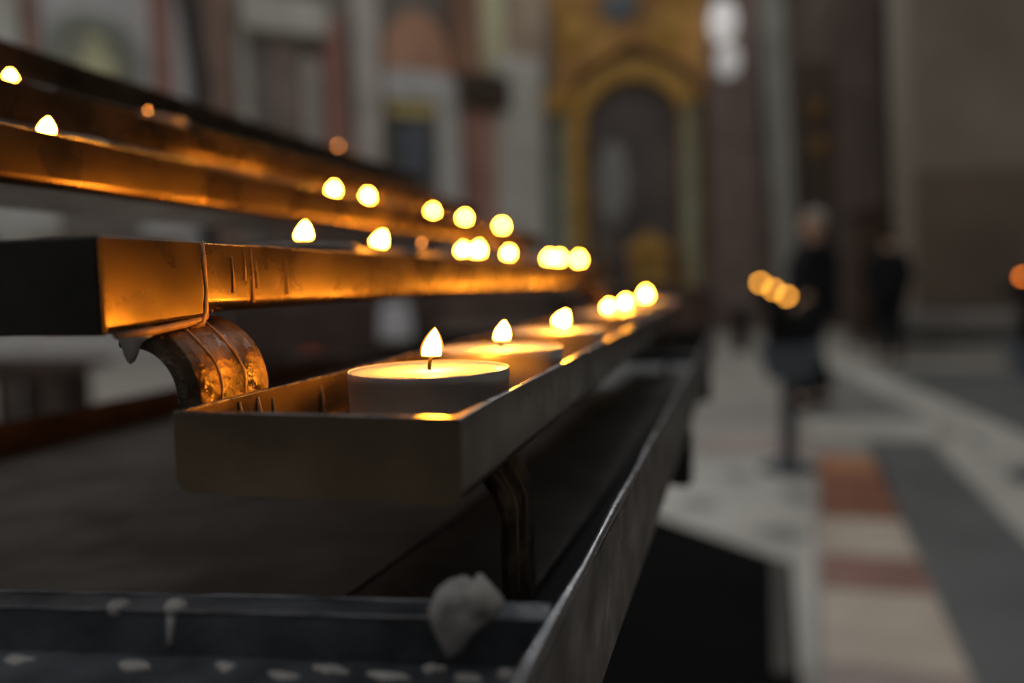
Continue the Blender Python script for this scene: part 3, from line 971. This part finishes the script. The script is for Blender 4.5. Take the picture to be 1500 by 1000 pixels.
blob(81, 5.2, -59.2, 2.4, 1.7)
blob(69.5, 5.4, -59.0, 2.4, 2.0, 6.0)
rc = random.Random(11)
for s_, d_, w_ in ((7, 10, 2.6), (13, 12, 3.0), (20, 9.5, 2.0), (27, 12, 4.2), (38, 10.5, 3.4), (46, 13, 3.0), (57, 11, 2.2), (74, 12, 3.0), (98, 11, 3.6), (106, 14, 2.2), (120, 12, 3.0)):
    bm = B()
    x, y, zz = CM(s_, d_, -67.0)
    ring = [(x + w_ * mm * rc.uniform(0.6, 1.3) * math.cos(a), y + 1.3 * mm * rc.uniform(0.5, 1.5) * math.sin(a)) for a in [2 * math.pi * k / 11 for k in range(11)]]
    prism(bm, ring, zz - 0.6 * mm, zz + rc.uniform(0.3, 0.9) * mm)
    bev(bm, 0.0003)
    mk('wax_flake', bm, WAXDRIP, cross)
# tall fixing lugs under the side rail, the central pedestal and its foot
for y in (455, 770):
    bm = B(); box(bm, *[v * mm for v in (-33 + 0.012 * (y - 455), -21 + 0.012 * (y - 455), y - 12, y + 12)], CAM_H - 0.118, CAM_H - 0.088); bev(bm, 0.002)
    mk('fixing_lug', bm, BLACK, stand)
bm = B(); hexa(bm, (-0.30, -0.13, 0.36, 0.70, 0.05), (-0.27, -0.15, 0.38, 0.68, CAM_H - 0.0895)); bev(bm, 0.006)
mk('pedestal', bm, BLACK, stand)
bm = B(); box(bm, -0.38, -0.08, 0.26, 0.80, 0.0, 0.05); bev(bm, 0.008)
mk('foot_plate', bm, BLACK, stand)

# ------------------------------------------------------------------ the tea lights in the trays
ORD = ['first', 'second', 'third', 'fourth', 'fifth', 'sixth', 'seventh', 'eighth', 'ninth']
SPOTS = [
    # x, y, flame size, lean, kind, flame width
    [(-68.2, 172, 1.0, 0.05, 'flame', 1.0), (-67.0, 228, 0.84, 0.02, 'flame', 1.1), (-67.0, 308, 0.88, 0.34, 'flame', 1.25), (-70, 462, 0.7, 0.1, 'flame', 1.2),
     (-66, 506, 0.85, 0.1, 'flame', 1.25), (-68, 668, 1.05, -0.15, 'flame', 1.25), (-66, 760, 1, 0, 'none', 1)],
    [(-146, 251, 0.85, 0.0, 'flame', 1.3), (-146, 311, 0.9, 0.28, 'flame', 1.3), (-146, 362, 0.75, 0, 'ember', 1), (-146, 424, 0.72, 0.0, 'flame', 1.3),
     (-150, 464, 0.95, 0.0, 'flame', 1.3), (-141, 502, 0.75, 0.05, 'flame', 1.3), (-146, 646, 0.8, 0.0, 'flame', 1.3), (-146, 687, 0.85, 0.0, 'flame', 1.3), (-144, 770, 0.95, 0.0, 'flame', 1.3)],
    [(-220, 216, 0.8, 0.05, 'flame', 1.25), (-220, 414, 0.85, 0.0, 'flame', 1.25), (-220, 458, 0.9, 0.0, 'flame', 1.25), (-220, 571, 0.78, 0.0, 'flame', 1.25),
     (-220, 647, 0.85, 0.0, 'flame', 1.3), (-220, 762, 0.9, 0.0, 'flame', 1.3)],
    [(-292, 270, 0.85, 0.0, 'flame', 1.25), (-283, 341, 0.7, 0, 'ember', 1)],
    [(-341.6, 656, 0.9, 0, 'ember', 1)]]
TN = ['lowest', 'second', 'third', 'fourth', 'topmost']
LBL = {(0, 0): 'sharp tea light with a tall leaning flame nearest the corner of the lowest tray',
       (0, 1): 'tea light right behind the sharp front one in the lowest tray',
       (0, 6): 'unlit tea light at the far end of the lowest tray',
       (1, 2): 'tea light with only a dim glowing wick in the second tray',
       (3, 0): 'lit tea light at the near end of the fourth tray',
       (3, 1): 'tea light with a dim glowing wick in the fourth tray',
       (4, 0): 'lone tea light with a dim orange glow in the topmost tray'}
rr = random.Random(5)
for i, row in enumerate(SPOTS):
    zf = TR[i][4] - HT + 1.36
    k = 0
    for j, (x, y, fs, ln, kind, fw) in enumerate(row):
        if kind == 'flame':
            k += 1
        lb = LBL.get((i, j), '%s burning tea light from the near end of the %s tray' % (ORD[k - 1], TN[i]))
        tea_light(Q(x, y, zf), lb, 'tea lights in the stepped trays', rr.uniform(0, 6), fs, ln, kind, fw)

# ================================================================== pedestal stands with a few candles, farther down the nave
DARKB = M8('dark_blue_grey_metal', 36, 40, 44, rough=0.5)
NAVY = M8('blue_grey_box_paint', 46, 52, 58, rough=0.5)


def pedestal_stand(x, y, label, side):
    t = thing('pedestal_candle_stand', (x, y, 0), label, 'candle stand', 'pedestal candle stands')
    one('base', DARKB, t, lathe, [(0, 0), (0.17, 0), (0.17, 0.02), (0.12, 0.045), (0.04, 0.07), (0, 0.07)], 24, (x, y, 0))
    one('pole', DARKB, t, lathe, [(0, 0.06), (0.045, 0.06), (0.045, 0.58), (0, 0.58)], 16, (x, y, 0))
    bm = B(); hexa(bm, (x - 0.12, x + 0.12, y - 0.12, y + 0.12, 0.56), (x - 0.19, x + 0.19, y - 0.16, y + 0.16, 0.76)); bev(bm, 0.01)
    mk('coin_box', bm, NAVY, t)
    one('post', BLACK, t, box, x - 0.13, x + 0.13, y - 0.06, y + 0.06, 0.76, 0.96)
    for k in range(3):
        xx = x - 0.165 + 0.073 * k
        zz = 1.112 - 0.04 * k
        bm = B(); box(bm, xx - 0.034, xx + 0.034, y - 0.15, y + 0.05, zz - 0.10, zz); bev(bm, 0.003)
        mk('step', bm, BLACK, t)
        one('lip', BLACK, t, box, xx - 0.034, xx + 0.034, y - 0.155, y - 0.15, zz - 0.10, zz + 0.012)
    return t


pedestal_stand(0.34, 4.93, 'dark pedestal stand with three amber lamps stepping down', 1)
pedestal_stand(1.682, 4.93, 'dark pedestal stand cut off by the picture edge', 0)
LAMPG = mat('lit_amber_lamp_glass', (0.8, 0.4, 0.08), rough=0.3, var=0.02, emit=(1.0, 0.40, 0.045), estr=17.0)
LAMPO = mat('lit_orange_lamp_glass', (0.8, 0.3, 0.05), rough=0.3, var=0.02, emit=(1.0, 0.22, 0.02), estr=9.0)


def votive_lamp(loc, label, glass, group=None):
    t = thing('votive_lamp', loc, label, 'candle', group)
    one('foot', BLACK, t, lathe, [(0, 0), (0.016, 0), (0.017, 0.003), (0.014, 0.006), (0, 0.006)], 20, loc, smooth=True)
    one('glass', glass, t, lathe, [(0, 0.006), (0.010, 0.006), (0.013, 0.014), (0.0135, 0.026), (0.012, 0.034), (0, 0.0345)], 20, loc, smooth=True)
    one('rim', BLACK, t, lathe, [(0.0125, 0.033), (0.0135, 0.033), (0.0135, 0.036), (0.0125, 0.036), (0.0125, 0.033)], 20, loc, smooth=True)
    return t


for k, lb in enumerate(('highest of the three amber votive lamps on the pedestal stand', 'middle amber votive lamp of the three on the pedestal stand', 'lowest of the three amber votive lamps on the pedestal stand')):
    votive_lamp((0.34 - 0.165 + 0.073 * k, 4.80, 1.112 - 0.04 * k), lb, LAMPG, 'lamps on the pedestal stand')
votive_lamp((1.682 - 0.165, 4.80, 1.112), 'single orange votive lamp on the stand at the picture edge', LAMPO)

# ================================================================== people
SKIN = M8('face_skin', 128, 98, 84, var=0.08)
COAT = mat('black_coat_wool', (0.012, 0.012, 0.014), rough=0.9, var=0.3)
TROU = mat('black_trouser_cloth', (0.012, 0.013, 0.016), rough=0.9, var=0.3)
SHOE = mat('black_shoe_leather', (0.010, 0.009, 0.008), rough=0.5)


def skin_obj(name, verts, edges, radii, m, parent, root=0, sub=2):
    me = bpy.data.meshes.new(name)
    me.from_pydata(verts, edges, [])
    me.materials.append(m)
    o = bpy.data.objects.new(name, me)
    C.objects.link(o)
    o.parent = parent
    md = o.modifiers.new('skin', 'SKIN')
    md.use_smooth_shade = True
    if not me.skin_vertices:
        me.attributes.new('skin_vertices', 'FLOAT', 'POINT')
    for i, r in enumerate(radii):
        d = me.skin_vertices[0].data[i]
        d.radius = r if isinstance(r, tuple) else (r, r)
        d.use_root = i == root
    s = o.modifiers.new('sub', 'SUBSURF')
    s.levels = s.render_levels = sub
    return o


def person(loc, rotz, label, hair_mat, stride=0.12, fore=0.35, height=1.0):
    t = thing('person', loc, label, 'person', 'people standing in the nave')
    t.rotation_euler.z = rotz
    t.scale = (height,) * 3
    V, E, R = [], [], []

    def add(p, r, par=None):
        V.append(p); R.append(r)
        if par is not None:
            E.append((par, len(V) - 1))
        return len(V) - 1
    pel = add((0, 0, 0.94), (0.15, 0.11))
    bel = add((0, 0, 1.08), (0.14, 0.10), pel)
    che = add((0, 0.01, 1.27), (0.165, 0.115), bel)
    nb = add((0, 0.02, 1.41), (0.08, 0.07), che)
    nk = add((0, 0.0, 1.48), 0.052, nb)
    h1 = add((0, -0.02, 1.56), (0.068, 0.082), nk)
    h2 = add((0, -0.01, 1.64), (0.074, 0.092), h1)
    add((0, 0.0, 1.69), (0.05, 0.06), h2)
    arms, legs = {}, {}
    for s in (-1, 1):
        sh = add((0.17 * s, 0.02, 1.385), 0.058, che)
        el = add((0.225 * s, 0.05, 1.11), 0.043, sh)
        wr = add((0.20 * s, 0.05 - fore * 0.62, 0.95 + fore * 0.12), 0.028, el)
        d = (Vector(V[wr]) - Vector(V[el])).normalized()
        pm = add(tuple(Vector(V[wr]) + d * 0.05), (0.030, 0.018), wr)
        tip = add(tuple(Vector(V[wr]) + d * 0.09), (0.034, 0.016), pm)
        for k, ln in enumerate((0.062, 0.072, 0.068, 0.052)):
            o = Vector((0.0, 0, 0)) + Vector((0.019 * (1.5 - k), 0, 0))
            a = add(tuple(Vector(V[tip]) + o * 0.9 + d * 0.02), 0.009, tip)
            b = add(tuple(Vector(V[a]) + d * ln * 0.5 + Vector((0, 0, -0.008))), 0.0085, a)
            add(tuple(Vector(V[b]) + d * ln * 0.35 + Vector((0, 0.0, -0.022))), 0.007, b)
        a = add(tuple(Vector(V[pm]) + Vector((-0.035 * s, 0, 0.004)) + d * 0.01), 0.010, pm)
        add(tuple(Vector(V[a]) + d * 0.035 + Vector((-0.008 * s, 0, -0.01))), 0.008, a)
        arms[s] = (V[sh], V[el], V[wr])
        hp_ = add((0.09 * s, 0, 0.90), 0.092, pel)
        kn = add((0.10 * s, -0.03 - stride * s * 0.5, 0.50), 0.062, hp_)
        an = add((0.10 * s, 0.03 - stride * s, 0.10), 0.042, kn)
        add((0.105 * s, -0.08 - stride * s, 0.05), (0.026, 0.022), an)
        legs[s] = (V[hp_], V[kn], V[an])
    skin_obj('body', V, E, R, SKIN, t)
    cv = [(0, 0, 0.72), (0, 0, 0.92), (0, 0, 1.08), (0, 0.01, 1.27), (0, 0.02, 1.40), (0, 0.015, 1.465)]
    ce = [(i, i + 1) for i in range(5)]
    cr = [(0.27, 0.25), (0.26, 0.24), (0.25, 0.22), (0.25, 0.22), (0.15, 0.14), (0.09, 0.085)]
    for s in (-1, 1):
        b = len(cv)
        cv += list(arms[s])
        ce += [(3, b), (b, b + 1), (b + 1, b + 2)]
        cr += [0.095, 0.08, 0.062]
    skin_obj('coat', cv, ce, cr, COAT, t)
    for s in (-1, 1):
        a = legs[s]
        skin_obj('trouser_leg', [a[0], a[1], (a[2][0], a[2][1], 0.12)], [(0, 1), (1, 2)], [0.125, 0.10, 0.09], TROU, t)
        f = a[2]
        skin_obj('shoe', [(f[0], f[1] + 0.04, 0.046), (f[0], f[1] - 0.06, 0.042), (f[0] + 0.01 * s, f[1] - 0.17, 0.036)], [(0, 1), (1, 2)], [(0.062, 0.062), (0.062, 0.055), (0.05, 0.04)], SHOE, t)

    def lp(name, m, fn):
        bm = B(); fn(bm)
        bmesh.ops.recalc_face_normals(bm, faces=bm.faces)
        me = bpy.data.meshes.new(name); bm.to_mesh(me); bm.free()
        for p in me.polygons:
            p.use_smooth = True
        me.materials.append(m)
        o = bpy.data.objects.new(name, me); C.objects.link(o); o.parent = t
        return o

    def hair(bm):
        ball(bm, (0, 0.018, 1.645), 0.086, 0.098, 0.092, 20)
        bmesh.ops.delete(bm, geom=[v for v in bm.verts if v.co.z < 1.60 and v.co.y < 0.02 or v.co.y < -0.055 and v.co.z < 1.665 or v.co.z < 1.545], context='VERTS')
        bmesh.ops.solidify(bm, geom=bm.faces[:], thickness=0.012)
    lp('hair', hair_mat, hair)
    lp('nose', SKIN, lambda bm: lathe(bm, [(0, 1.615), (0.007, 1.61), (0.012, 1.58), (0.013, 1.57), (0, 1.562)], 10, (0, -0.107, 0)))
    for s in (-1, 1):
        lp('eye', mat('dark_iris', (0.03, 0.02, 0.015), rough=0.2), lambda bm: ball(bm, (0.031 * s, -0.096, 1.612), 0.012, 0.008, 0.007, 10))
        lp('ear', SKIN, lambda bm: ball(bm, (0.08 * s, 0.005, 1.60), 0.009, 0.02, 0.032, 10))
    lp('mouth', mat('lip_tone', (0.32, 0.14, 0.12), rough=0.5), lambda bm: ball(bm, (0, -0.098, 1.54), 0.024, 0.008, 0.006, 10))
    return t


person((0.70, 7.27, 0), math.radians(-70), 'grey-haired person in a long black coat beside the pedestal stand', M8('grey_hair', 108, 104, 98), 0.14, 0.30)
person((1.98, 11.1, 0), math.radians(170), 'person in black with dark hair standing far back by the pier', mat('dark_brown_hair', (0.02, 0.014, 0.01), rough=0.7), 0.05, 0.1)
